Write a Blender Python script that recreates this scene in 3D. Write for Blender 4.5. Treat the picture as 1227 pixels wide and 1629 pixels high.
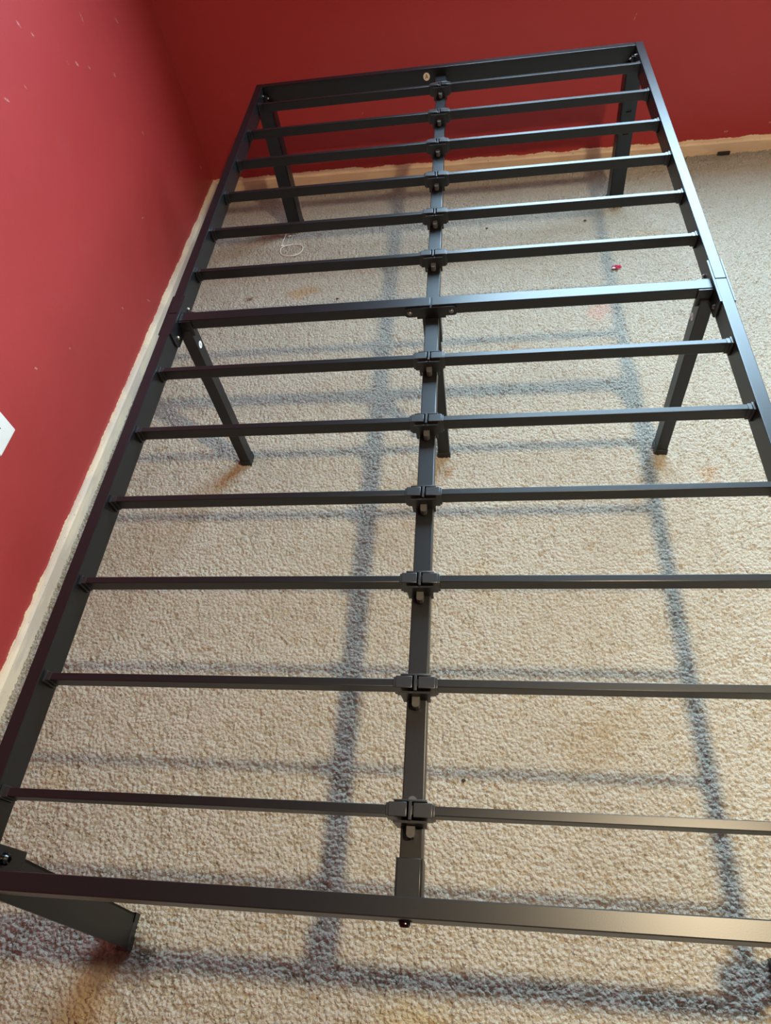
import bpy, bmesh, math, random
import numpy as np
from mathutils import Vector, Matrix

for o in list(bpy.data.objects):
    bpy.data.objects.remove(o)
scene = bpy.context.scene
col = scene.collection

# ------------------------------------------------------------------ camera
cam_data = bpy.data.cameras.new('camera')
cam = bpy.data.objects.new('camera', cam_data)
col.objects.link(cam)
cam.location = (0.0876, -1.0034, 1.1881)
cam.rotation_euler = (0.6206, 0.1285, 0.0692)
cam_data.sensor_fit = 'VERTICAL'
cam_data.sensor_height = 24.0
cam_data.lens = 1079.77 / 1629.0 * 24.0
cam_data.clip_start = 0.02
scene.camera = cam

# ------------------------------------------------------------------ world, lights, exposure
world = bpy.data.worlds.new('overcast_daylight')
scene.world = world
world.use_nodes = True
bg = world.node_tree.nodes['Background']
# even overcast sky above the horizon, dull ground below it
wnt = world.node_tree
w_tc = wnt.nodes.new('ShaderNodeTexCoord')
w_sep = wnt.nodes.new('ShaderNodeSeparateXYZ')
w_map = wnt.nodes.new('ShaderNodeMapRange')
w_map.inputs[1].default_value, w_map.inputs[2].default_value = -0.02, 0.02
w_mix = wnt.nodes.new('ShaderNodeMix')
w_mix.data_type = 'RGBA'
w_mix.inputs[6].default_value = (0.16, 0.17, 0.14, 1)
w_mix.inputs[7].default_value = (0.54, 0.77, 1.0, 1)
wnt.links.new(w_tc.outputs['Generated'], w_sep.inputs[0])
wnt.links.new(w_sep.outputs[2], w_map.inputs[0])
wnt.links.new(w_map.outputs[0], w_mix.inputs[0])
wnt.links.new(w_mix.outputs[2], bg.inputs['Color'])
bg.inputs['Strength'].default_value = 39.0

lamp_data = bpy.data.lights.new('ceiling_lamp_light', 'AREA')   # shaded ceiling lamp shining down
lamp_data.shape = 'DISK'
lamp_data.size = 0.085
lamp_data.spread = math.radians(150)
lamp_data.energy = 28.5
lamp_data.color = (1.0, 0.81, 0.53)
lamp = bpy.data.objects.new('ceiling_lamp_light', lamp_data)
lamp.location = (0.67, -0.73, 1.93)
col.objects.link(lamp)

scene.view_settings.view_transform = 'Standard'
scene.view_settings.look = 'None'
scene.view_settings.gamma = 1.0
scene.view_settings.use_curve_mapping = False
scene.view_settings.exposure = -0.04
scene.cycles.max_bounces = 6
scene.cycles.diffuse_bounces = 3
scene.cycles.glossy_bounces = 2

# ------------------------------------------------------------------ room frame
TH = math.radians(1.2)              # the bed stands a little askew in the corner
KX, KY = -0.803, 1.213              # foot of the two baseboards in the corner
ROOM = Matrix.Translation((KX, KY, 0)) @ Matrix.Rotation(-TH, 4, 'Z')
ROOM_W, ROOM_D, ROOM_H = 2.95, 3.9, 2.44
BT = 0.012                          # baseboard thickness

# window opening portal
WX0, WX1, WZ0, WZ1 = 0.80, 2.22, 0.75, 2.02
port = bpy.data.lights.new('window_portal', 'AREA')
port.shape = 'RECTANGLE'
port.size, port.size_y = WX1 - WX0, WZ1 - WZ0
port.cycles.is_portal = True
po = bpy.data.objects.new('window_portal', port)
po.matrix_world = ROOM @ Matrix.Translation(((WX0 + WX1) / 2, 0.125, (WZ0 + WZ1) / 2)) @ Matrix.Rotation(math.radians(-90), 4, 'X')
col.objects.link(po)

# ------------------------------------------------------------------ material helpers
def mat_new(name):
    m = bpy.data.materials.new(name)
    m.use_nodes = True
    nt = m.node_tree
    return m, nt, nt.nodes['Principled BSDF']

def N(nt, kind, **kw):
    n = nt.nodes.new(kind)
    for k, v in kw.items():
        setattr(n, k, v)
    return n

def math_node(nt, op, a, b=None, clamp=False):
    n = N(nt, 'ShaderNodeMath', operation=op)
    n.use_clamp = clamp
    for i, v in enumerate((a, b)):
        if v is None:
            continue
        if isinstance(v, (int, float)):
            n.inputs[i].default_value = v
        else:
            nt.links.new(v, n.inputs[i])
    return n.outputs[0]

def mix_rgb(nt, fac, a, b):
    n = N(nt, 'ShaderNodeMix', data_type='RGBA')
    for sock, v in ((n.inputs[0], fac), (n.inputs[6], a), (n.inputs[7], b)):
        if isinstance(v, (int, float)):
            sock.default_value = v
        elif isinstance(v, tuple):
            sock.default_value = (*v, 1) if len(v) == 3 else v
        else:
            nt.links.new(v, sock)
    return n.outputs[2]

def noise(nt, vec, scale, detail=2.0, rough=0.5):
    n = N(nt, 'ShaderNodeTexNoise')
    n.inputs['Scale'].default_value = scale
    n.inputs['Detail'].default_value = detail
    n.inputs['Roughness'].default_value = rough
    if vec is not None:
        nt.links.new(vec, n.inputs['Vector'])
    return n

def ramp(nt, fac, lo, hi):
    n = N(nt, 'ShaderNodeMapRange')
    n.interpolation_type = 'SMOOTHSTEP'
    n.inputs[1].default_value = lo
    n.inputs[2].default_value = hi
    nt.links.new(fac, n.inputs[0])
    return n.outputs[0]

def bump(nt, bsdf, height, strength, dist):
    b = N(nt, 'ShaderNodeBump')
    b.inputs['Strength'].default_value = strength
    b.inputs['Distance'].default_value = dist
    nt.links.new(height, b.inputs['Height'])
    nt.links.new(b.outputs[0], bsdf.inputs['Normal'])

def blob(nt, vec, loc, rot, sx, sy, sz, lo, hi):
    """soft ellipsoid mask around loc; 1 inside, 0 outside"""
    mp = N(nt, 'ShaderNodeMapping', vector_type='TEXTURE')
    mp.inputs['Location'].default_value = loc
    mp.inputs['Rotation'].default_value = rot
    mp.inputs['Scale'].default_value = (sx, sy, sz)
    nt.links.new(vec, mp.inputs[0])
    ln = N(nt, 'ShaderNodeVectorMath', operation='LENGTH')
    nt.links.new(mp.outputs[0], ln.inputs[0])
    return ramp(nt, ln.outputs['Value'], hi, lo)

def simple(name, rgb, rough=0.5, metal=0.0, spec=0.5, bump_scale=None, bump_d=0.0002, var=0.0):
    m, nt, b = mat_new(name)
    b.inputs['Roughness'].default_value = rough
    b.inputs['Metallic'].default_value = metal
    b.inputs['Specular IOR Level'].default_value = spec
    tc = N(nt, 'ShaderNodeTexCoord')
    n = noise(nt, tc.outputs['Object'], bump_scale or 60.0, 1)
    v = var or 0.06
    c = mix_rgb(nt, n.outputs['Fac'], tuple(x * (1 - v) for x in rgb), tuple(min(1, x * (1 + v)) for x in rgb))
    nt.links.new(c, b.inputs['Base Color'])
    if bump_scale:
        bump(nt, b, n.outputs['Fac'], 0.4, bump_d)
    return m

# ------------------------------------------------------------------ materials
M_STEEL = simple('black_powder_coat', (0.0045, 0.0045, 0.0055), 0.36, 0.0, 0.44, 900.0, 0.00006, 0.1)
M_PLASTIC = simple('black_plastic', (0.011, 0.0115, 0.013), 0.34, 0.0, 0.5, 400.0, 0.00005, 0.1)
M_PEG = simple('dark_grey_nylon_peg', (0.055, 0.053, 0.050), 0.5, 0.0, 0.4, 300.0, 0.00005, 0.1)
M_BOLT = simple('dark_zinc_bolt', (0.30, 0.29, 0.28), 0.28, 1.0, 0.5, 200.0, 0.00004, 0.1)
M_BLACKBOLT = simple('black_oxide_bolt', (0.05, 0.05, 0.05), 0.22, 1.0, 0.5, 200.0, 0.00004, 0.1)
M_STICKER = simple('white_paper_sticker', (0.80, 0.79, 0.76), 0.55, 0.0, 0.3, 120.0, 0.00003, 0.05)
M_CREAMSTICK = simple('cream_paper_sticker', (0.78, 0.68, 0.52), 0.55, 0.0, 0.3, 120.0, 0.00003, 0.05)
M_INK = simple('brown_ink', (0.16, 0.08, 0.03), 0.7, 0.0, 0.2)
M_GREYINK = simple('grey_ink', (0.42, 0.43, 0.44), 0.7, 0.0, 0.2)
M_PLATE = simple('white_outlet_plastic', (0.82, 0.81, 0.76), 0.35, 0.0, 0.5, 60.0, 0.00003, 0.03)
M_SLOT = simple('dark_slot', (0.02, 0.02, 0.02), 0.6)
M_CEIL = simple('white_ceiling_paint', (0.80, 0.79, 0.76), 0.9, 0.0, 0.2, 90.0, 0.0006, 0.03)
M_FRAME = simple('white_window_vinyl', (0.80, 0.80, 0.79), 0.4, 0.0, 0.5, 60.0, 0.00004, 0.02)
M_WRAP = simple('pink_red_foil', (0.72, 0.05, 0.14), 0.3, 0.2, 0.5, 120.0, 0.0002, 0.25)
M_WRAPWHITE = simple('white_foil_edge', (0.85, 0.82, 0.82), 0.35, 0.0, 0.5)
M_NYLON = simple('clear_white_nylon', (0.80, 0.76, 0.70), 0.35, 0.0, 0.5)
M_STRAW = simple('tan_fibre', (0.42, 0.30, 0.16), 0.7)
M_CRUMB = simple('dark_crumb', (0.05, 0.035, 0.025), 0.8, 0.0, 0.3, 300.0, 0.0003, 0.3)
M_BLACKBIT = simple('dark_rubber', (0.03, 0.028, 0.025), 0.7, 0.0, 0.3, 200.0, 0.0003, 0.2)
M_FOAM = simple('cream_foam_bit', (0.72, 0.68, 0.55), 0.9, 0.0, 0.2, 300.0, 0.0003, 0.1)

# --- red wall paint with a ragged unpainted edge along the baseboard and small chips
def wall_paint(name, axis, chips, edge=0.036, glaze=0.42, spec=0.5):
    m, nt, b = mat_new(name)
    tc = N(nt, 'ShaderNodeTexCoord')
    ob = tc.outputs['Object']
    sep = N(nt, 'ShaderNodeSeparateXYZ')
    nt.links.new(ob, sep.inputs[0])
    mott = noise(nt, ob, 4.0, 3)
    base = mix_rgb(nt, mott.outputs['Fac'], (0.37, 0.033, 0.032), (0.43, 0.043, 0.042))
    # scuffs: faint paler smears
    sm = noise(nt, ob, 9.0, 4, 0.6)
    smf = math_node(nt, 'MULTIPLY', ramp(nt, sm.outputs['Fac'], 0.58, 0.80), 0.16)
    base = mix_rgb(nt, smf, base, (0.50, 0.10, 0.10))
    # paint chips
    chip = None
    for (lx, ly, lz, ang, a, c) in chips:
        rot = (ang, 0, 0) if axis == 'X' else (0, ang, 0)
        k = blob(nt, ob, (lx, ly, lz), rot, 0.05 if axis == 'X' else c, c if axis == 'X' else 0.05, a, 0.55, 1.0)
        chip = k if chip is None else math_node(nt, 'MAXIMUM', chip, k)
    if chip is not None:
        brk = noise(nt, ob, 260.0, 2)
        chip = math_node(nt, 'MULTIPLY', chip, ramp(nt, brk.outputs['Fac'], 0.35, 0.55))
        chip = math_node(nt, 'MULTIPLY', chip, 0.50)
        base = mix_rgb(nt, chip, base, (0.66, 0.40, 0.33))
    # ragged edge
    n1 = noise(nt, ob, 16.0, 3)
    n2 = noise(nt, ob, 130.0, 3, 0.7)
    h = math_node(nt, 'ADD', sep.outputs[2], math_node(nt, 'MULTIPLY', math_node(nt, 'SUBTRACT', n1.outputs['Fac'], 0.5), 0.020))
    h = math_node(nt, 'ADD', h, math_node(nt, 'MULTIPLY', math_node(nt, 'SUBTRACT', n2.outputs['Fac'], 0.5), 0.009))
    f = ramp(nt, h, edge + 0.0008, edge - 0.0008)
    base = mix_rgb(nt, f, base, (0.78, 0.66, 0.47))
    nt.links.new(base, b.inputs['Base Color'])
    b.inputs['Roughness'].default_value = glaze
    b.inputs['Specular IOR Level'].default_value = spec
    tex = noise(nt, ob, 220.0, 3, 0.6)
    tex2 = noise(nt, ob, 14.0, 2)
    hh = math_node(nt, 'ADD', tex.outputs['Fac'], math_node(nt, 'MULTIPLY', tex2.outputs['Fac'], 6.0))
    bump(nt, b, hh, 0.30, 0.0005)
    return m

chips_left = [(-.012, -.672, .744, .3, .010, .003), (-.012, -.641, .714, .5, .008, .003), (-.012, -.412, .665, -.1, .014, .003),
              (-.012, -.244, .601, .4, .011, .003), (-.012, -.557, .628, .4, .007, .002), (-.012, -.52, .611, .5, .009, .004),
              (-.012, -.474, .585, .3, .006, .003), (-.012, -.368, .525, .2, .007, .005), (-.012, -.343, .37, .2, .007, .005),
              (-.012, -.051, .116, .0, .007, .006), (-.012, -.534, .236, 1.3, .010, .003), (-.012, -.694, .084, .6, .013, .003),
              (-.012, -1.079, .25, .6, .004, .003), (-.012, -1.203, .305, .6, .006, .004), (-.012, -.833, .671, .7, .010, .003),
              (-.012, -.822, .159, .4, .007, .003), (-.012, -.754, .661, .4, .006, .002)]
M_WALL_L = wall_paint('red_wall_paint_left', 'X', chips_left, 0.037, 0.40)
chips_back = [(1.637, .012, .06, 0, .004, .007), (1.757, .012, .076, 0, .003, .005), (1.321, .012, .391, .3, .012, .002), (.538, .012, .21, 0, .003, .003)]
M_WALL_B = wall_paint('red_wall_paint_back', 'Y', chips_back, 0.041, 0.50, 0.35)
M_WALL_F = wall_paint('red_wall_paint_front', 'Y', [], 0.03, 0.45)
M_WALL_O = simple('pale_beige_wall_paint', (0.42, 0.38, 0.32), 0.6, 0.0, 0.4, 200.0, 0.0004, 0.03)

# --- cream painted baseboard with brushed drips
def baseboard_mat(name, base_a, base_b):
    m, nt, b = mat_new(name)
    tc = N(nt, 'ShaderNodeTexCoord')
    ob = tc.outputs['Object']
    mp = N(nt, 'ShaderNodeMapping')
    mp.inputs['Scale'].default_value = (7, 7, 30)
    nt.links.new(ob, mp.inputs[0])
    n = noise(nt, mp.outputs[0], 1.0, 3)
    c = mix_rgb(nt, ramp(nt, n.outputs['Fac'], 0.42, 0.55), base_a, base_b)
    n2 = noise(nt, ob, 240.0, 2)
    c = mix_rgb(nt, ramp(nt, n2.outputs['Fac'], 0.69, 0.74), c, (0.25, 0.15, 0.09))
    nt.links.new(c, b.inputs['Base Color'])
    b.inputs['Roughness'].default_value = 0.45
    bump(nt, b, n.outputs['Fac'], 0.4, 0.002)
    return m
M_BASE = baseboard_mat('cream_baseboard_paint', (0.80, 0.70, 0.53), (0.66, 0.58, 0.48))
M_BASE_B = baseboard_mat('lamp_warmed_cream_baseboard', (0.80, 0.61, 0.40), (0.72, 0.53, 0.35))  # warm lamp light on the cream paint put into the colour as tan

# --- carpet
def carpet_mat():
    m, nt, b = mat_new('beige_cut_pile_carpet')
    tc = N(nt, 'ShaderNodeTexCoord')
    ob = tc.outputs['Object']
    fine = noise(nt, ob, 330.0, 2, 0.7)
    mid = noise(nt, ob, 90.0, 1)
    low = noise(nt, ob, 3.2, 2)
    for n_ in (fine, mid, low):
        n_.noise_dimensions = '2D'
    c = mix_rgb(nt, ramp(nt, fine.outputs['Fac'], 0.25, 0.75), (0.372, 0.336, 0.264), (0.572, 0.528, 0.426))
    c = mix_rgb(nt, math_node(nt, 'MULTIPLY', ramp(nt, mid.outputs['Fac'], 0.3, 0.8), 0.25), c, (0.62, 0.55, 0.45))
    c = mix_rgb(nt, math_node(nt, 'MULTIPLY', ramp(nt, low.outputs['Fac'], 0.45, 0.75), 0.22), c, (0.36, 0.32, 0.27))
    # stains soaked into the pile and the painted baseboard shade (colour and coverage stored on the mesh, see make_floor)
    at = N(nt, 'ShaderNodeAttribute', attribute_name='stain_and_shade')
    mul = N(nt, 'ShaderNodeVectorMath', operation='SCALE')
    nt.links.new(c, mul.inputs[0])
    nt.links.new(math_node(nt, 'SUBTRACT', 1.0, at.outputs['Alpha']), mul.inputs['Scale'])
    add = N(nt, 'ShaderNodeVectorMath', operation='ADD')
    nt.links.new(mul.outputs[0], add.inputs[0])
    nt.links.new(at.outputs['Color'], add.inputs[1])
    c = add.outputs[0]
    # tiny dark specks
    sp = noise(nt, ob, 75.0, 2)
    sp.noise_dimensions = '2D'
    c = mix_rgb(nt, math_node(nt, 'MULTIPLY', ramp(nt, sp.outputs['Fac'], 0.755, 0.785), 0.6), c, (0.12, 0.09, 0.06))
    nt.links.new(c, b.inputs['Base Color'])
    b.inputs['Roughness'].default_value = 0.72
    b.inputs['Specular IOR Level'].default_value = 0.30
    b.inputs['Sheen Weight'].default_value = 0.30
    b.inputs['Sheen Roughness'].default_value = 0.45
    vo = N(nt, 'ShaderNodeTexVoronoi', feature='F1', voronoi_dimensions='2D')
    vo.inputs['Scale'].default_value = 150.0
    nt.links.new(ob, vo.inputs['Vector'])
    hgt = math_node(nt, 'SUBTRACT', math_node(nt, 'MULTIPLY', fine.outputs['Fac'], 0.7), vo.outputs['Distance'])
    bump(nt, b, hgt, 1.0, 0.0060)
    return m
M_CARPET = carpet_mat()

# --- glass that lets the daylight through
def glass_mat():
    m = bpy.data.materials.new('window_glass')
    m.use_nodes = True
    nt = m.node_tree
    nt.nodes.clear()
    out = N(nt, 'ShaderNodeOutputMaterial')
    tr = N(nt, 'ShaderNodeBsdfTransparent')
    tr.inputs[0].default_value = (0.95, 0.97, 0.96, 1)
    gl = N(nt, 'ShaderNodeBsdfGlossy')
    gl.inputs['Roughness'].default_value = 0.02
    mx = N(nt, 'ShaderNodeMixShader')
    mx.inputs[0].default_value = 0.04
    nt.links.new(tr.outputs[0], mx.inputs[1])
    nt.links.new(gl.outputs[0], mx.inputs[2])
    nt.links.new(mx.outputs[0], out.inputs[0])
    return m
M_GLASS = glass_mat()

# ------------------------------------------------------------------ geometry helpers
def add_box(bm, x0, x1, y0, y1, z0, z1, bev=0.0):
    r = bmesh.ops.create_cube(bm, size=1.0)
    vs = r['verts']
    for v in vs:
        v.co = Vector(((x0 + x1) / 2 + v.co.x * (x1 - x0), (y0 + y1) / 2 + v.co.y * (y1 - y0), (z0 + z1) / 2 + v.co.z * (z1 - z0)))
    if bev:
        es = list({e for v in vs for e in v.link_edges})
        bmesh.ops.bevel(bm, geom=es, offset=bev, segments=2, profile=0.5, affect='EDGES', clamp_overlap=True)

def add_hull(bm, bottom, top):
    """solid between two rings of points with the same count"""
    b = [bm.verts.new(p) for p in bottom]
    t = [bm.verts.new(p) for p in top]
    n = len(b)
    bm.faces.new(list(reversed(b)))
    bm.faces.new(t)
    for i in range(n):
        bm.faces.new((b[i], b[(i + 1) % n], t[(i + 1) % n], t[i]))

def add_cyl(bm, c, axis, r, h, seg=24, r2=None):
    c = Vector(c)
    a = Vector(axis).normalized()
    u = a.orthogonal().normalized()
    w = a.cross(u)
    r2 = r if r2 is None else r2
    ring = lambda rr, d: [c + a * d + (u * math.cos(2 * math.pi * i / seg) + w * math.sin(2 * math.pi * i / seg)) * rr for i in range(seg)]
    add_hull(bm, ring(r, 0), ring(r2, h))

def add_prism(bm, pts, axis, d0, d1):
    """2-D outline extruded along an axis (X: pts are y,z / Y: pts are x,z / Z: x,y)"""
    def P(a, b, d):
        return {'X': (d, a, b), 'Y': (a, d, b), 'Z': (a, b, d)}[axis]
    add_hull(bm, [P(a, b, d0) for a, b in pts], [P(a, b, d1) for a, b in pts])

def round_rect(x0, x1, y0, y1, r, seg=5, corners=(1, 1, 1, 1)):
    pts = []
    for (cx, cy, a0, on) in ((x1 - r, y1 - r, 0, corners[0]), (x0 + r, y1 - r, 90, corners[1]), (x0 + r, y0 + r, 180, corners[2]), (x1 - r, y0 + r, 270, corners[3])):
        if on:
            for i in range(seg + 1):
                a = math.radians(a0 + 90 * i / seg)
                pts.append((cx + r * math.cos(a), cy + r * math.sin(a)))
        else:
            a = math.radians(a0 + 45)
            pts.append((cx + r * math.copysign(1, math.cos(a)), cy + r * math.copysign(1, math.sin(a))))
    return pts

def mesh_of(bm, name, m, smooth=False, angle=20):
    bmesh.ops.recalc_face_normals(bm, faces=bm.faces)
    me = bpy.data.meshes.new(name)
    bm.to_mesh(me)
    bm.free()
    me.materials.append(m)
    if smooth:
        for p in me.polygons:
            p.use_smooth = True
        me.set_sharp_from_angle(angle=math.radians(angle))
    return me

def link(name, me, parent=None, loc=None, rotz=0.0):
    o = bpy.data.objects.new(name, me)
    col.objects.link(o)
    if parent is not None:
        o.parent = parent
    if loc is not None:
        o.location = loc
    o.rotation_euler.z = rotz
    return o

def part(name, bm, m, parent=None, smooth=True, loc=None, rotz=0.0):
    return link(name, mesh_of(bm, name, m, smooth), parent, loc, rotz)

def struct(name, bm, m, label, category, smooth=False):
    o = part(name, bm, m, None, smooth)
    o.matrix_world = ROOM
    o['kind'] = 'structure'
    o['label'] = label
    o['category'] = category
    return o

def tag(o, label, category, group=None):
    o['label'] = label
    o['category'] = category
    if group:
        o['group'] = group
    return o

STAINS_AND_SHADE = [  # x, y, turn, half length, half width, colour, strength
    (-.426, .632, 0.1, .070, .030, (0.46, 0.27, 0.10), 0.75),
    (-.587, .612, 0.0, .026, .022, (0.17, 0.075, 0.035), 0.95),
    (-.500, -.040, 0.9, .060, .022, (0.36, 0.20, 0.07), 0.80),
    (-.482, -1.004, 0.2, .080, .052, (0.165, 0.128, 0.10), 0.92),
    (-.520, -1.085, 1.2, .090, .065, (0.42, 0.28, 0.11), 0.72),
    (.398, .470, 1.3, .075, .035, (0.60, 0.34, 0.26), 0.60),
    (.010, -.040, 0.0, .035, .030, (0.36, 0.22, 0.10), 0.75),
    (.466, -.060, 0.0, .030, .032, (0.40, 0.29, 0.15), 0.70),
    (-.690, -.740, 0.3, .040, .035, (0.42, 0.31, 0.14), 0.40),
    (-.010, -1.040, 0.0, .085, .028, (0.48, 0.36, 0.14), 0.55),
    (-.570, .930, 0.0, .060, .012, (0.30, 0.12, 0.07), 0.75),
    (.150, .340, 0.0, .090, .060, (0.50, 0.40, 0.26), 0.30),
    (.080, -.330, 0.0, .050, .060, (0.50, 0.38, 0.20), 0.30),
    (.270, -.640, 0.4, .120, .060, (0.40, 0.31, 0.18), 0.40),
    (-.280, .240, 0.4, .100, .050, (0.50, 0.40, 0.27), 0.25),
    (.560, .800, 0.0, .050, .030, (0.50, 0.36, 0.18), 0.30),
    (.120, -.200, 0.0, .020, .014, (0.50, 0.28, 0.20), 0.40),
    (.555, -.080, 0.0, .030, .020, (0.48, 0.26, 0.10), 0.45),
    # dark band along the back baseboard: dirt and under-sill shade painted together
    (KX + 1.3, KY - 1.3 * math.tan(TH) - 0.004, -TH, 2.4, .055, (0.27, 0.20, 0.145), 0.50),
]

# ------------------------------------------------------------------ floor: tufted carpet
def make_floor():
    rng = np.random.default_rng(7)
    # fine pile where it is seen, plain carpet in the rest of the room
    xs = np.arange(-0.90, 1.12, 0.0030)
    ys = [-1.22]
    while ys[-1] < 1.235:
        t = (ys[-1] + 1.22) / 2.45
        ys.append(ys[-1] + 0.0024 + 0.0022 * t)
    ys = np.array(ys)
    X, Y = np.meshgrid(xs, ys)
    cell = 0.0078
    gx = int(2.2 / cell) + 8
    gy = int(2.7 / cell) + 8
    jx = rng.random((gy, gx))
    jy = rng.random((gy, gx))
    hh = rng.random((gy, gx))
    # swirl the lattice a little so the tufts clump like worn pile
    def vnoise(U, V, s, seed):
        r = np.random.default_rng(seed)
        g = r.random((400, 400))
        u = U * s + 100.0
        v = V * s + 100.0
        iu = np.floor(u).astype(int)
        iv = np.floor(v).astype(int)
        fu = u - iu
        fv = v - iv
        fu = fu * fu * (3 - 2 * fu)
        fv = fv * fv * (3 - 2 * fv)
        a = g[iv % 400, iu % 400]; b_ = g[iv % 400, (iu + 1) % 400]
        c_ = g[(iv + 1) % 400, iu % 400]; d_ = g[(iv + 1) % 400, (iu + 1) % 400]
        return (a * (1 - fu) + b_ * fu) * (1 - fv) + (c_ * (1 - fu) + d_ * fu) * fv
    wx = (vnoise(X, Y, 55, 1) - .5) * 0.010 + (vnoise(X, Y, 14, 5) - .5) * 0.02
    wy = (vnoise(X, Y, 55, 2) - .5) * 0.010 + (vnoise(X, Y, 14, 6) - .5) * 0.02
    U = (X + 0.95 + wx) / cell + 3
    V = (Y + 1.27 + wy) / cell + 3
    iu = np.floor(U).astype(int)
    iv = np.floor(V).astype(int)
    f1 = np.full(X.shape, 9.0)
    f2 = np.full(X.shape, 9.0)
    ht = np.zeros(X.shape)
    for dy in (-1, 0, 1):
        for dx in (-1, 0, 1):
            cu = np.clip(iu + dx, 0, gx - 1)
            cv = np.clip(iv + dy, 0, gy - 1)
            d = np.hypot(cu + 0.1 + 0.8 * jx[cv, cu] - U, cv + 0.1 + 0.8 * jy[cv, cu] - V)
            closer = d < f1
            f2 = np.where(closer, f1, np.minimum(f2, d))
            ht = np.where(closer, hh[cv, cu], ht)
            f1 = np.where(closer, d, f1)
    e = np.clip((f2 - f1) / 0.42, 0, 1)
    e = e * e * (3 - 2 * e)
    crack = vnoise(X, Y, 70, 3)
    depth = np.clip(0.35 + 1.3 * (crack - 0.25), 0.15, 1.2)
    Z = -0.0062 * depth * (1 - e) - 0.0016 * np.clip(f1, 0, 1) ** 2 + 0.0012 * (ht - 0.5)
    Z += 0.0030 * (vnoise(X, Y, 9, 4) - 0.5) + 0.0010 * (vnoise(X, Y, 240, 8) - 0.5)
    # stain colour (premultiplied) and coverage for each vertex, baseboard shade included
    sx_ = X + 0.03 * (vnoise(X, Y, 30, 11) - .5) + 0.02 * (vnoise(X, Y, 90, 12) - .5)
    sy_ = Y + 0.03 * (vnoise(X, Y, 30, 13) - .5) + 0.02 * (vnoise(X, Y, 90, 14) - .5)
    SC = np.zeros(X.shape + (4,), np.float32)
    for (x, y, a, rx, ry, rgb, st) in STAINS_AND_SHADE:
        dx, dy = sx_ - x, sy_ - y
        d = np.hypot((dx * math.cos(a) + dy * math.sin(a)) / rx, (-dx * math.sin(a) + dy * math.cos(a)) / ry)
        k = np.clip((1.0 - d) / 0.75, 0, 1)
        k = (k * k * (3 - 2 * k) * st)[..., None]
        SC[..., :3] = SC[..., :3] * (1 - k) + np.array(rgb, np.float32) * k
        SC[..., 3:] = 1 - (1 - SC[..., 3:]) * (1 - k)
    ny, nx = X.shape
    verts = np.empty((ny * nx, 3), np.float32)
    verts[:, 0] = X.ravel()
    verts[:, 1] = Y.ravel()
    verts[:, 2] = Z.ravel()
    ii = np.arange(ny * nx).reshape(ny, nx)
    q = np.stack([ii[:-1, :-1], ii[:-1, 1:], ii[1:, 1:], ii[1:, :-1]], -1).reshape(-1, 4)
    # surrounding carpet, one ring of large faces joined on in the same mesh
    x0, x1, y0, y1 = xs[0], xs[-1], ys[0], ys[-1]
    n0 = len(verts)
    ext = []
    for (a, b_, c_, d_) in ((x1, 2.4, -2.95, 1.30), (-1.0, x1, -2.95, y0), ):
        ext += [(a, c_, -0.001), (b_, c_, -0.001), (b_, d_, -0.001), (a, d_, -0.001)]
    verts = np.vstack([verts, np.array(ext, np.float32)])
    q = np.vstack([q, np.arange(n0, n0 + 8).reshape(2, 4)])
    me = bpy.data.meshes.new('floor')
    me.vertices.add(len(verts))
    me.vertices.foreach_set('co', verts.astype(np.float32).ravel())
    me.loops.add(q.size)
    me.loops.foreach_set('vertex_index', q.astype(np.int32).ravel())
    me.polygons.add(len(q))
    me.polygons.foreach_set('loop_start', np.arange(0, q.size, 4, dtype=np.int32))
    me.polygons.foreach_set('use_smooth', np.ones(len(q), dtype=bool))
    me.update(calc_edges=True)
    ca = me.color_attributes.new('stain_and_shade', 'FLOAT_COLOR', 'POINT')
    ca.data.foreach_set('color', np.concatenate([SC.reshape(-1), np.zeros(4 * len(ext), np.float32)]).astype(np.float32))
    me.materials.append(M_CARPET)
    o = bpy.data.objects.new('floor', me)
    col.objects.link(o)
    o['kind'] = 'structure'
    tag(o, 'beige cut pile carpet with small rust coloured stains', 'carpet')
    return o
make_floor()

# ------------------------------------------------------------------ walls, ceiling, baseboards (room coordinates)
W, D, H = ROOM_W, ROOM_D, ROOM_H
bm = bmesh.new()
add_box(bm, -0.112, -BT, -D, 0.012, -0.02, H)
struct('wall_left', bm, M_WALL_L, 'red painted wall on the left with chipped spots and an outlet', 'wall')

bm = bmesh.new()
add_box(bm, -0.112, WX0, BT, 0.112, -0.02, H)
add_box(bm, WX1, W + 0.1, BT, 0.112, -0.02, H)
add_box(bm, WX0, WX1, BT, 0.112, -0.02, WZ0)
add_box(bm, WX0, WX1, BT, 0.112, WZ1, H)
struct('wall_back', bm, M_WALL_B, 'red painted wall behind the head of the bed frame', 'wall')

bm = bmesh.new()
add_box(bm, W, W + 0.1, -D, 0.012, -0.02, H)
struct('wall_right', bm, M_WALL_O, 'pale beige wall on the right side of the room', 'wall')
bm = bmesh.new()
add_box(bm, -0.112, W + 0.1, -D - 0.1, -D, -0.02, H)
struct('wall_front', bm, M_WALL_F, 'red painted wall behind the viewer', 'wall')
bm = bmesh.new()
add_box(bm, -0.112, W + 0.1, -D - 0.1, 0.112, H, H + 0.1)
struct('ceiling', bm, M_CEIL, 'white flat ceiling above the room', 'ceiling')

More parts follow.
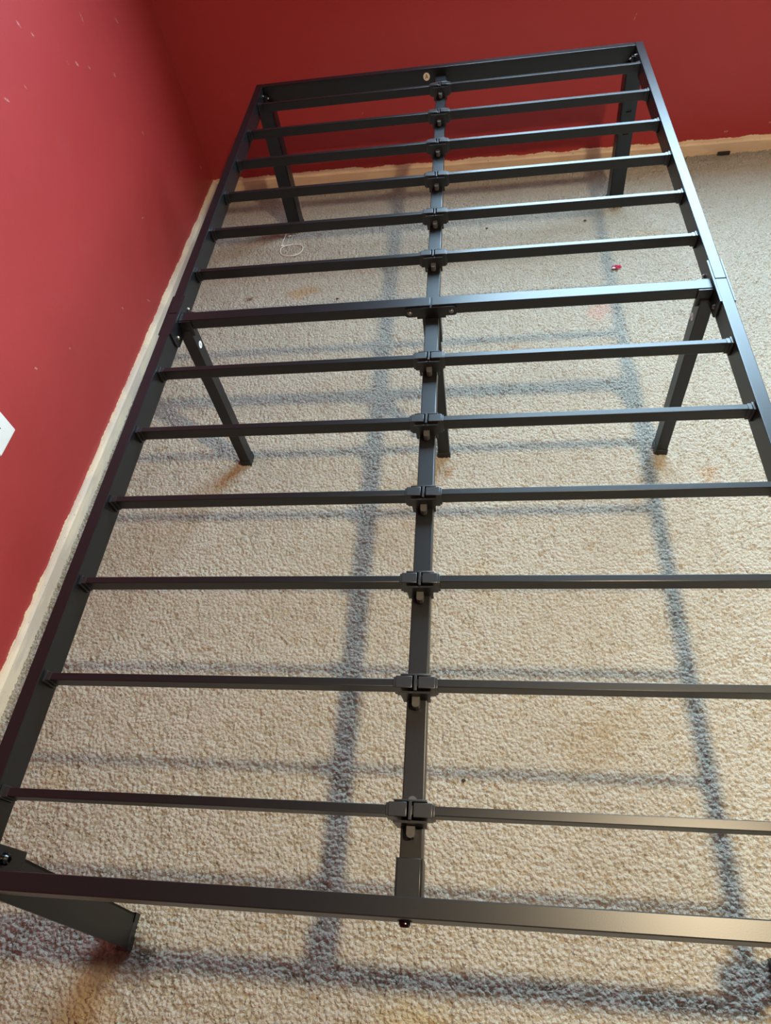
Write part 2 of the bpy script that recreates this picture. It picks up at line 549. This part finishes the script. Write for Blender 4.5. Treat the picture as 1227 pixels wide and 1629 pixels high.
BH = 0.0345
bm = bmesh.new()
prof = [(-BT, -0.02), (0.0, -0.02), (0.0, BH - 0.007), (-0.003, BH - 0.002), (-0.008, BH), (-BT, BH)]
add_hull(bm, [(x, -D, z) for x, z in prof], [(x, 0.0, z) for x, z in prof])
struct('baseboard_left', bm, M_BASE, 'low cream baseboard along the left red wall', 'baseboard')
bm = bmesh.new()
prof = [(BT, -0.02), (0.0, -0.02), (0.0, BH - 0.004), (0.003, BH + 0.001), (0.008, BH + 0.003), (BT, BH + 0.003)]
add_hull(bm, [(-BT, y, z) for y, z in prof], [(W, y, z) for y, z in prof])
struct('baseboard_back', bm, M_BASE_B, 'low cream baseboard along the back red wall', 'baseboard')

# window above the head of the bed (out of view; it lights the room and shows in the steel)
bm = bmesh.new()
for (a, b_, c_, d_) in ((WX0, WX1, WZ0, WZ0 + 0.05), (WX0, WX1, WZ1 - 0.05, WZ1), (WX0, WX0 + 0.05, WZ0 + 0.05, WZ1 - 0.05), (WX1 - 0.05, WX1, WZ0 + 0.05, WZ1 - 0.05)):
    add_box(bm, a, b_, 0.035, 0.105, c_, d_)
win = struct('window_1', bm, M_FRAME, 'white framed window in the back wall above the bed', 'window')
bm = bmesh.new()
add_box(bm, WX0 + 0.05, WX1 - 0.05, 0.05, 0.09, (WZ0 + WZ1) / 2 - 0.02, (WZ0 + WZ1) / 2 + 0.02)
part('window_rail', bm, M_FRAME, win, False)
for k in (0, 1):
    z0 = WZ0 + 0.05 if k == 0 else (WZ0 + WZ1) / 2 + 0.02
    z1 = (WZ0 + WZ1) / 2 - 0.02 if k == 0 else WZ1 - 0.05
    bm = bmesh.new()
    add_box(bm, WX0 + 0.05, WX1 - 0.05, 0.068, 0.072, z0, z1)
    part('pane', bm, M_GLASS, win, False)

# ------------------------------------------------------------------ electrical outlet on the left wall
out_e = bpy.data.objects.new('wall_outlet', None)
col.objects.link(out_e)
out_e.matrix_world = ROOM @ Matrix.Translation((-BT, -1.390, 0.282))
tag(out_e, 'white outlet cover plate on the left red wall', 'outlet')
bm = bmesh.new()
add_box(bm, 0.0, 0.006, -0.035, 0.035, 0.0, 0.115, 0.002)
part('cover_plate', bm, M_PLATE, out_e)
for zc in (0.037, 0.078):
    bm = bmesh.new()
    add_prism(bm, round_rect(-0.017, 0.017, zc - 0.014, zc + 0.014, 0.008), 'X', 0.006, 0.0075)
    rc = part('receptacle', bm, M_PLATE, out_e)
    for yy in (-0.0065, 0.0065):
        bm = bmesh.new()
        add_box(bm, 0.0074, 0.0077, yy - 0.001, yy + 0.001, zc - 0.003, zc + 0.006)
        part('socket_slot', bm, M_SLOT, rc)
bm = bmesh.new()
add_cyl(bm, (0.006, 0, 0.0575), (1, 0, 0), 0.003, 0.001, 12)
part('screw', bm, M_PLATE, out_e)

# ------------------------------------------------------------------ bed frame
ZS = 0.42                  # top of the slats
ZR = ZS + 0.0067           # top of the rails
RW, RH = 0.019, 0.040      # rail width and height
HWID = 0.495               # half width over the rails
YE = 0.947                 # half length over the rails
SLAT_W, SLAT_H = 0.0098, 0.020
BEAM_TOP = ZS - 0.025
def beam_x(y):
    return 0.0005 - 0.0038 * y

bed = bpy.data.objects.new('bed_frame', None)
col.objects.link(bed)
tag(bed, 'black metal platform bed frame with crosswise slats standing on the carpet', 'bed frame')

def bolt(parent, c, axis, r=0.0034, h=0.0028, m=None):
    m = m or M_BOLT
    bm = bmesh.new()
    a = Vector(axis).normalized()
    c = Vector(c)
    add_cyl(bm, c, a, r * 1.25, 0.0009, 18)
    # button head with a hexagon socket
    u = a.orthogonal().normalized()
    w = a.cross(u)
    def ring(rr, d, n=20, ph=0.0):
        return [bm.verts.new(c + a * d + (u * math.cos(2 * math.pi * i / n + ph) + w * math.sin(2 * math.pi * i / n + ph)) * rr) for i in range(n)]
    rings = [ring(r, 0.0009), ring(r, 0.0009 + h * 0.5), ring(r * 0.75, 0.0009 + h), ring(r * 0.45, 0.0009 + h), ring(r * 0.42, 0.0009 + h * 0.35)]
    for A, B in zip(rings, rings[1:]):
        for i in range(20):
            bm.faces.new((A[i], A[(i + 1) % 20], B[(i + 1) % 20], B[i]))
    bm.faces.new(rings[-1])
    return part('bolt', bm, m, parent)

# --- rails
for s in (-1, 1):
    for (y0, y1) in ((0.0045, YE), (-YE, 0.0035)):
        bm = bmesh.new()
        xa, xb = sorted((s * HWID, s * (HWID - RW)))
        add_box(bm, xa, xb, y0, y1, ZR - RH, ZR, 0.0012)
        part('side_rail', bm, M_STEEL, bed)
for s in (-1, 1):
    bm = bmesh.new()
    ya, yb = sorted((s * YE, s * (YE - RW)))
    add_box(bm, -(HWID - RW) + 0.0004, HWID - RW - 0.0004, ya, yb, ZR - 0.050, ZR, 0.0012)
    part('end_rail', bm, M_STEEL, bed)

# --- plates that join the half rails, with their bolts
for s in (-1, 1):
    for inner in (True, False):
        bm = bmesh.new()
        pts = round_rect(-0.055, 0.055, ZR - 0.040, ZR - 0.0002, 0.013, 6, (0, 0, 1, 1))
        if inner:
            xa, xb = sorted((s * (HWID - RW), s * (HWID - RW - 0.003)))
        else:
            xa, xb = sorted((s * HWID, s * (HWID + 0.0025)))
        add_prism(bm, pts, 'X', xa, xb)
        pl = part('joining_plate', bm, M_STEEL, bed)
        if inner:
            for yy in (0.043, -0.039):
                bolt(pl, (s * (HWID - RW - 0.003), yy, ZS - 0.017), (-s, 0, 0))

# --- middle cross bar in two halves, with its splice plate
for s in (-1, 1):
    bm = bmesh.new()
    xa, xb = sorted((s * 0.0012, s * 0.4725))
    add_box(bm, xa, xb, -0.011, 0.012, ZS - 0.021, ZS, 0.001)
    part('cross_bar', bm, M_STEEL, bed)
bm = bmesh.new()
pts = round_rect(-0.047, 0.046, ZS - 0.022, ZS - 0.003, 0.006, 4)
add_prism(bm, pts, 'Y', -0.014, -0.011)
add_box(bm, -0.026, 0.026, -0.0135, -0.011, ZS - 0.027, ZS - 0.020)
spl = part('splice_plate', bm, M_STEEL, bed)
for xx in (-0.038, 0.036):
    bolt(spl, (xx, -0.014, ZS - 0.012), (0, -1, 0))

# --- centre beam in two halves and the brackets that carry its ends
ang = math.atan(0.0038)
for (y0, y1) in ((0.016, YE - RW), (-(YE - RW), -0.0145)):
    bm = bmesh.new()
    add_box(bm, -0.0122, 0.0122, y0, y1, BEAM_TOP - 0.024, BEAM_TOP, 0.0012)
    part('center_beam', bm, M_STEEL, bed, True, (0.0005, 0, 0), ang)
for s in (-1, 1):
    bm = bmesh.new()
    ya, yb = sorted((s * (YE - RW), s * (YE - RW - 0.037)))
    x = beam_x(s * 0.92)
    add_box(bm, x - 0.0130, x + 0.0120, ya, yb, BEAM_TOP + 0.0002, BEAM_TOP + 0.013, 0.0008)
    add_box(bm, x - 0.0142, x - 0.0126, ya, yb, BEAM_TOP - 0.014, BEAM_TOP + 0.0122)
    add_box(bm, x + 0.0126, x + 0.0142, ya, yb, BEAM_TOP - 0.014, BEAM_TOP + 0.0122)
    br = part('beam_bracket', bm, M_STEEL, bed)
bolt(bed, (0.0014, -YE, ZS - 0.018), (0, -1, 0), 0.006, 0.005, M_BLACKBOLT)

# --- slats: two halves at each of twelve stations, end caps and centre connectors
def slat_y(i):
    return 0.1425 + (6 - i) * 0.1409 if i <= 6 else -(0.1425 + (i - 7) * 0.1409)
slat_len = HWID - RW - 0.003 - 0.0045
bm = bmesh.new()
add_box(bm, 0.0, slat_len, -SLAT_W / 2, SLAT_W / 2, -SLAT_H, 0.0, 0.0008)
slat_mesh = mesh_of(bm, 'slat', M_STEEL, True)
bm = bmesh.new()
add_box(bm, -0.0012, 0.003, -0.0076, 0.0076, -0.0245, 0.0018, 0.0008)
add_box(bm, -0.007, -0.0008, -0.0058, 0.0058, -0.0215, 0.0006, 0.0006)
cap_mesh = mesh_of(bm, 'end_cap', M_PLASTIC, True)

bm = bmesh.new()                                     # connector core, shaped like an H from above
add_box(bm, -0.0017, 0.0017, -0.0100, 0.0085, -0.0248, 0.0022, 0.0004)
add_box(bm, -0.0180, 0.0180, 0.0082, 0.0104, -0.0248, 0.0022, 0.0006)
add_hull(bm, [(-0.0165, -0.0125, -0.0248), (0.0165, -0.0125, -0.0248), (0.0165, -0.0100, -0.0248), (-0.0165, -0.0100, -0.0248)],
         [(-0.0183, -0.0125, -0.0015), (0.0183, -0.0125, -0.0015), (0.0183, -0.0100, -0.0015), (-0.0183, -0.0100, -0.0015)])
for s in (-1, 1):                                    # lugs that grip the sides of the beam
    xa, xb = sorted((s * 0.0128, s * 0.0165))
    add_box(bm, xa, xb, -0.0125, -0.0100, -0.0320, -0.0246)
    add_box(bm, xa, xb, 0.0082, 0.0104, -0.0320, -0.0246)
conn_mesh = mesh_of(bm, 'slat_connector', M_PLASTIC, True)
bm = bmesh.new()
add_box(bm, 0.0036, 0.0235, -0.0076, 0.0072, -0.0246, 0.0026, 0.0007)
add_box(bm, 0.0215, 0.0262, -0.0068, 0.0064, -0.0226, 0.0012, 0.0006)
sleeve_mesh = mesh_of(bm, 'clip_sleeve', M_PLASTIC, True)
bm = bmesh.new()                                     # tongue of the locking peg, front and back
tongue = [(-0.0045, -0.0126), (-0.0045, -0.0215), (-0.0032, -0.0240), (0.0, -0.0250), (0.0032, -0.0240), (0.0045, -0.0215), (0.0045, -0.0126)]
add_prism(bm, tongue, 'Z', -0.0225, -0.0125)
peg_mesh = mesh_of(bm, 'peg', M_PEG, True)
bm = bmesh.new()
back = [(0.0055 * math.cos(a), 0.0120 + 0.0065 * math.sin(a)) for a in [math.pi * k / 8 for k in range(9)]]
back = [(0.0055, 0.0100)] + back + [(-0.0055, 0.0100)]
add_prism(bm, back, 'Z', -0.0240, -0.0185)
tip_mesh = mesh_of(bm, 'peg_tip', M_PEG, True)

for i in range(1, 13):
    y = slat_y(i)
    xc = beam_x(y)
    for s in (-1, 1):
        sl = link('slat', slat_mesh, bed, (s * 0.0045, y, ZS), 0.0 if s > 0 else math.pi)
        link('end_cap', cap_mesh, sl, (slat_len, 0, 0))
    cn = link('slat_connector', conn_mesh, bed, (xc, y, ZS))
    link('clip_sleeve', sleeve_mesh, cn)
    link('clip_sleeve', sleeve_mesh, cn, (0, 0, 0), math.pi)
    link('peg', peg_mesh, cn)
    link('peg_tip', tip_mesh, cn)

# --- corner legs, splayed outwards
def leg_ring(cx, cy, hx, hy, z):
    return [(cx - hx, cy - hy, z), (cx + hx, cy - hy, z), (cx + hx, cy + hy, z), (cx - hx, cy + hy, z)]

def corner_leg(sx, sy):
    zt, zb = ZR - RH, 0.004
    ct = (sx * 0.4772, sy * 0.9285)
    cb = (sx * 0.4865, sy * 0.9585)
    hx, hy = 0.0192, 0.0235
    th = 0.0016                                   # half thickness of the folded steel
    def at(z):
        t = (zt - z) / (zt - zb)
        return ct[0] + (cb[0] - ct[0]) * t, ct[1] + (cb[1] - ct[1]) * t
    def strip(bm, z0, z1, ox, oy, ax, ay):
        xa, ya = at(z0)
        xb, yb = at(z1)
        add_hull(bm, leg_ring(xa + ox, ya + oy, ax, ay, z0), leg_ring(xb + ox, yb + oy, ax, ay, z1))
    bm = bmesh.new()
    # angle profile: one flange on the inner x side, one web on the inner y side
    strip(bm, zb, zt, -sx * (hx - th), 0, th, hy)
    web_y = -sy * (hy - th)
    if sy > 0 and sx > 0:                         # headboard slots in the web
        zs = [zb, 0.216, 0.223, 0.276, 0.283, zt]
        for k in range(5):
            if k % 2 == 0:
                strip(bm, zs[k], zs[k + 1], 0, web_y, hx, th)
            else:
                for ox in (-hx + 0.006, hx - 0.006):
                    strip(bm, zs[k], zs[k + 1], ox, web_y, 0.006, th)
    else:
        strip(bm, zb, zt, 0, web_y, hx, th)
    lg = part('leg', bm, M_STEEL, bed, False)
    if sy > 0 and sx > 0:                         # dark plates added behind the slots to make them black inside
        for zc in (0.2195, 0.2795):
            bm = bmesh.new()
            strip(bm, zc - 0.008, zc + 0.008, 0, web_y + sy * 0.0030, hx - 0.004, 0.0014)
            part('slot_dark_plate', bm, M_SLOT, lg, False)
    bm = bmesh.new()
    strip(bm, -0.004, 0.013, -sx * (hx - 0.0085), 0, 0.0100, hy + 0.0015)
    strip(bm, -0.004, 0.013, 0, -sy * (hy - 0.0055), hx + 0.0012, 0.0070)
    part('foot_cap', bm, M_PLASTIC, lg, False)
    # bracket inside the corner of the rails
    bm = bmesh.new()
    xa, xb = sorted((sx * (HWID - RW - 0.0002), sx * (0.457 if sy < 0 else 0.4675)))
    ya, yb = sorted((sy * (YE - RW - 0.0002), sy * (0.9005 if sy < 0 else 0.9140)))
    add_box(bm, xa, xb, ya, yb, ZS - 0.062, ZS - (0.004 if sy < 0 else 0.012), 0.001)
    bk = part('corner_bracket', bm, M_STEEL, lg)
    if sy > 0:
        bolt(bk, (sx * (HWID - RW), sy * 0.9080, ZS - 0.008), (-sx, 0, 0), 0.0030, 0.003)
        bolt(bk, (sx * 0.4675, sy * 0.9205, ZS - 0.020), (-sx, 0, 0), 0.0030, 0.003)
        bolt(bk, (sx * HWID, sy * 0.916, ZS - 0.006), (sx, 0, 0), 0.0042, 0.004)
    else:
        bolt(bk, (sx * 0.457, sy * 0.9140, ZS - 0.022), (-sx, 0, 0), 0.0065, 0.006, M_BLACKBOLT)
    return lg
for sx in (-1, 1):
    for sy in (-1, 1):
        corner_leg(sx, sy)

# --- legs under the cross bar
def mid_leg(x0, x1, y0, y1, ztop, bracket):
    bm = bmesh.new()
    add_box(bm, x0, x1, y0, y1, 0.004, ztop, 0.0012)
    lg = part('leg', bm, M_STEEL, bed)
    bm = bmesh.new()
    add_box(bm, x0 - 0.0014, x1 + 0.0014, y0 - 0.0014, y1 + 0.0014, -0.004, 0.014, 0.001)
    part('foot_cap', bm, M_PLASTIC, lg)
    if bracket:
        s = 1 if x0 > 0 else -1
        xa, xb = sorted((s * 0.4495, s * 0.4728))
        for (ya, yb) in ((-0.0145, -0.0112), (0.0122, 0.0155)):
            bm = bmesh.new()
            add_box(bm, xa, xb, ya, yb, ZS - 0.034, ZS - 0.0012, 0.0006)
            part('bar_bracket', bm, M_STEEL, lg)
        # round sticker on the face towards the middle of the bed
        xf = s * 0.4552
        bm = bmesh.new()
        pts = [(-0.002 + 0.0072 * math.cos(a), ZS - 0.066 + 0.0072 * math.sin(a)) for a in [2 * math.pi * k / 24 for k in range(24)]]
        add_prism(bm, pts, 'X', xf - s * 0.0004, xf + s * 0.0004)
        st = part('sticker', bm, M_STICKER, lg)
        st['label'] = 'small round white sticker'
        bm = bmesh.new()
        add_prism(bm, round_rect(-0.004, 0.0, ZS - 0.0695, ZS - 0.0625, 0.0015, 3), 'X', xf - s * 0.0004, xf - s * 0.00055)
        part('printed_mark', bm, M_GREYINK, st)
    else:
        bm = bmesh.new()
        add_box(bm, x0 - 0.0035, x1 + 0.0035, y0 - 0.003, y1 + 0.003, ZS - 0.085, ZS - 0.0225, 0.001)
        part('beam_bracket', bm, M_STEEL, lg)
    return lg
mid_leg(-0.4785, -0.4552, -0.016, 0.013, ZS - 0.0212, True)
mid_leg(0.4552, 0.4785, -0.020, 0.010, ZS - 0.0212, True)
mid_leg(-0.0135, 0.0125, -0.0085, 0.0095, ZS - 0.085, False)

# --- lettered sticker on the head rail
bm = bmesh.new()
pts = [(-0.0400 + 0.0083 * math.cos(a), ZS - 0.012 + 0.0095 * math.sin(a)) for a in [2 * math.pi * k / 28 for k in range(28)]]
add_prism(bm, pts, 'Y', YE - RW - 0.0006, YE - RW + 0.0004)
st = part('sticker', bm, M_CREAMSTICK, bed)
st['label'] = 'round cream sticker with a letter A'
bm = bmesh.new()
def stroke(x0, z0, x1, z1, w=0.0016):
    d = Vector((x1 - x0, z1 - z0)).normalized()
    n = Vector((-d.y, d.x)) * w / 2
    cx, cz = -0.0400, ZS - 0.012
    q = [(cx + x0 + n.x, cz + z0 + n.y), (cx + x1 + n.x, cz + z1 + n.y), (cx + x1 - n.x, cz + z1 - n.y), (cx + x0 - n.x, cz + z0 - n.y)]
    add_prism(bm, q, 'Y', YE - RW - 0.0009, YE - RW - 0.0005)
stroke(-0.0032, -0.0058, 0.0, 0.0058)
stroke(0.0, 0.0058, 0.0036, -0.0040)
stroke(-0.0022, -0.0018, 0.0026, -0.0012)
part('printed_letter', bm, M_INK, st, False)

# ------------------------------------------------------------------ litter on the carpet
def tube_mesh(pts, r, seg=6, closed=False):
    bm = bmesh.new()
    pts = [Vector(p) for p in pts]
    n = len(pts)
    rings = []
    for i, p in enumerate(pts):
        a = pts[(i - 1) % n] if (closed or i > 0) else p
        b_ = pts[(i + 1) % n] if (closed or i < n - 1) else p
        t = (b_ - a).normalized()
        u = t.cross(Vector((0, 0, 1)))
        u = u.normalized() if u.length > 1e-5 else Vector((1, 0, 0))
        w = u.cross(t)
        rings.append([bm.verts.new(p + (u * math.cos(2 * math.pi * k / seg) + w * math.sin(2 * math.pi * k / seg)) * r) for k in range(seg)])
    m = n if closed else n - 1
    for i in range(m):
        A, B = rings[i], rings[(i + 1) % n]
        for k in range(seg):
            bm.faces.new((A[k], A[(k + 1) % seg], B[(k + 1) % seg], B[k]))
    if not closed:
        bm.faces.new(list(reversed(rings[0])))
        bm.faces.new(rings[-1])
    return bm

# white nylon tag loop beside the back left leg
tie = bpy.data.objects.new('cable_tie', None)
col.objects.link(tie)
tie.location = (-0.521, 0.862, 0.0)
tag(tie, 'thin white nylon loop lying on the carpet by the back left leg', 'cable tie')
lp = []
for k in range(28):
    a = 2 * math.pi * k / 28
    x = 0.034 + 0.036 * math.cos(a)
    y = -0.022 + (0.026 if math.sin(a) > 0 else 0.036) * math.sin(a)
    lp.append((x, y, 0.0020 + 0.0012 * math.sin(3 * a)))
part('loop', tube_mesh(lp, 0.0016, 6, True), M_NYLON, tie)
part('tail', tube_mesh([(0.0, 0.0, 0.0022), (-0.001, 0.02, 0.003), (0.003, 0.048, 0.003), (0.006, 0.072, 0.002)], 0.0013), M_NYLON, tie)
bm = bmesh.new()
add_box(bm, -0.003, 0.005, -0.005, 0.004, 0.0, 0.0045, 0.001)
part('lock_head', bm, M_NYLON, tie)

# pink scrap of wrapper
rnd = random.Random(3)
bm = bmesh.new()
g = {}
for i in range(7):
    for j in range(5):
        x = (i / 6 - .5) * 0.024
        y = (j / 4 - .5) * 0.015 * (1 - 0.35 * abs(i / 6 - .5) * 2)
        g[i, j] = bm.verts.new((x + rnd.uniform(-.0008, .0008), y + rnd.uniform(-.0008, .0008), 0.0022 + rnd.uniform(-.001, .0026)))
for i in range(6):
    for j in range(4):
        bm.faces.new((g[i, j], g[i + 1, j], g[i + 1, j + 1], g[i, j + 1]))
bmesh.ops.solidify(bm, geom=list(bm.faces), thickness=0.0004)
wr = part('candy_wrapper', bm, M_WRAP, None, False, (0.4545, 0.640, 0.001), 0.15)
tag(wr, 'tiny crumpled pink scrap of wrapper on the carpet', 'wrapper')
bm = bmesh.new()
add_hull(bm, [(-0.0125, -0.004, 0.002), (-0.006, -0.0065, 0.002), (-0.0035, -0.004, 0.002), (-0.010, 0.000, 0.002)],
         [(-0.0125, -0.004, 0.0045), (-0.006, -0.0065, 0.0050), (-0.0035, -0.004, 0.0055), (-0.010, 0.000, 0.0045)])
part('white_edge', bm, M_WRAPWHITE, wr, False)

# dark strip of rubber tucked against the back baseboard
bm = bmesh.new()
pts = [(-0.019, -0.003), (-0.017, 0.004), (0.014, 0.005), (0.019, 0.002), (0.016, -0.004)]
add_prism(bm, pts, 'Z', -0.002, 0.006)
rb = part('rubber_scrap', bm, M_BLACKBIT, None, False, (0.838, 1.170, 0.002), -TH)
tag(rb, 'small dark rubber scrap against the back baseboard', 'scrap')

# straw coloured fibre
fb = part('straw_fiber', tube_mesh([(0, 0, 0.001), (0.012, -0.002, 0.003), (0.026, -0.009, 0.003), (0.038, -0.014, 0.001)], 0.0009), M_STRAW, None, True, (0.028, 0.489, 0.001))
tag(fb, 'thin tan straw fibre on the carpet beside the center beam', 'fiber')

def crumb(x, y, r, m, label, name='crumb', seed=0):
    r_ = random.Random(seed)
    bm = bmesh.new()
    bmesh.ops.create_icosphere(bm, subdivisions=1, radius=r)
    for v in bm.verts:
        v.co = Vector((v.co.x * r_.uniform(.8, 1.7), v.co.y * r_.uniform(.6, 1.1), v.co.z * 0.6)) * r_.uniform(.8, 1.15)
    o = part(name, bm, m, None, True, (x, y, r * 0.45))
    tag(o, label, 'crumb', 'crumbs on the carpet')
    return o
crumb(0.394, 0.872, 0.0050, M_CRUMB, 'dark crumb on the carpet in front of the back right leg', seed=1)
crumb(0.110, 0.872, 0.0040, M_CRUMB, 'dark crumb on the carpet right of the center beam near the head', seed=2)
crumb(0.045, -0.712, 0.0036, M_CRUMB, 'small dark crumb on the carpet near the foot end slat connector', seed=3)
crumb(-0.502, 0.912, 0.0048, M_FOAM, 'pale foam crumb at the foot of the back left leg', seed=4)
crumb(-0.315, 0.585, 0.0035, M_CRUMB, 'dark crumb on the carpet left of the center beam', seed=5)
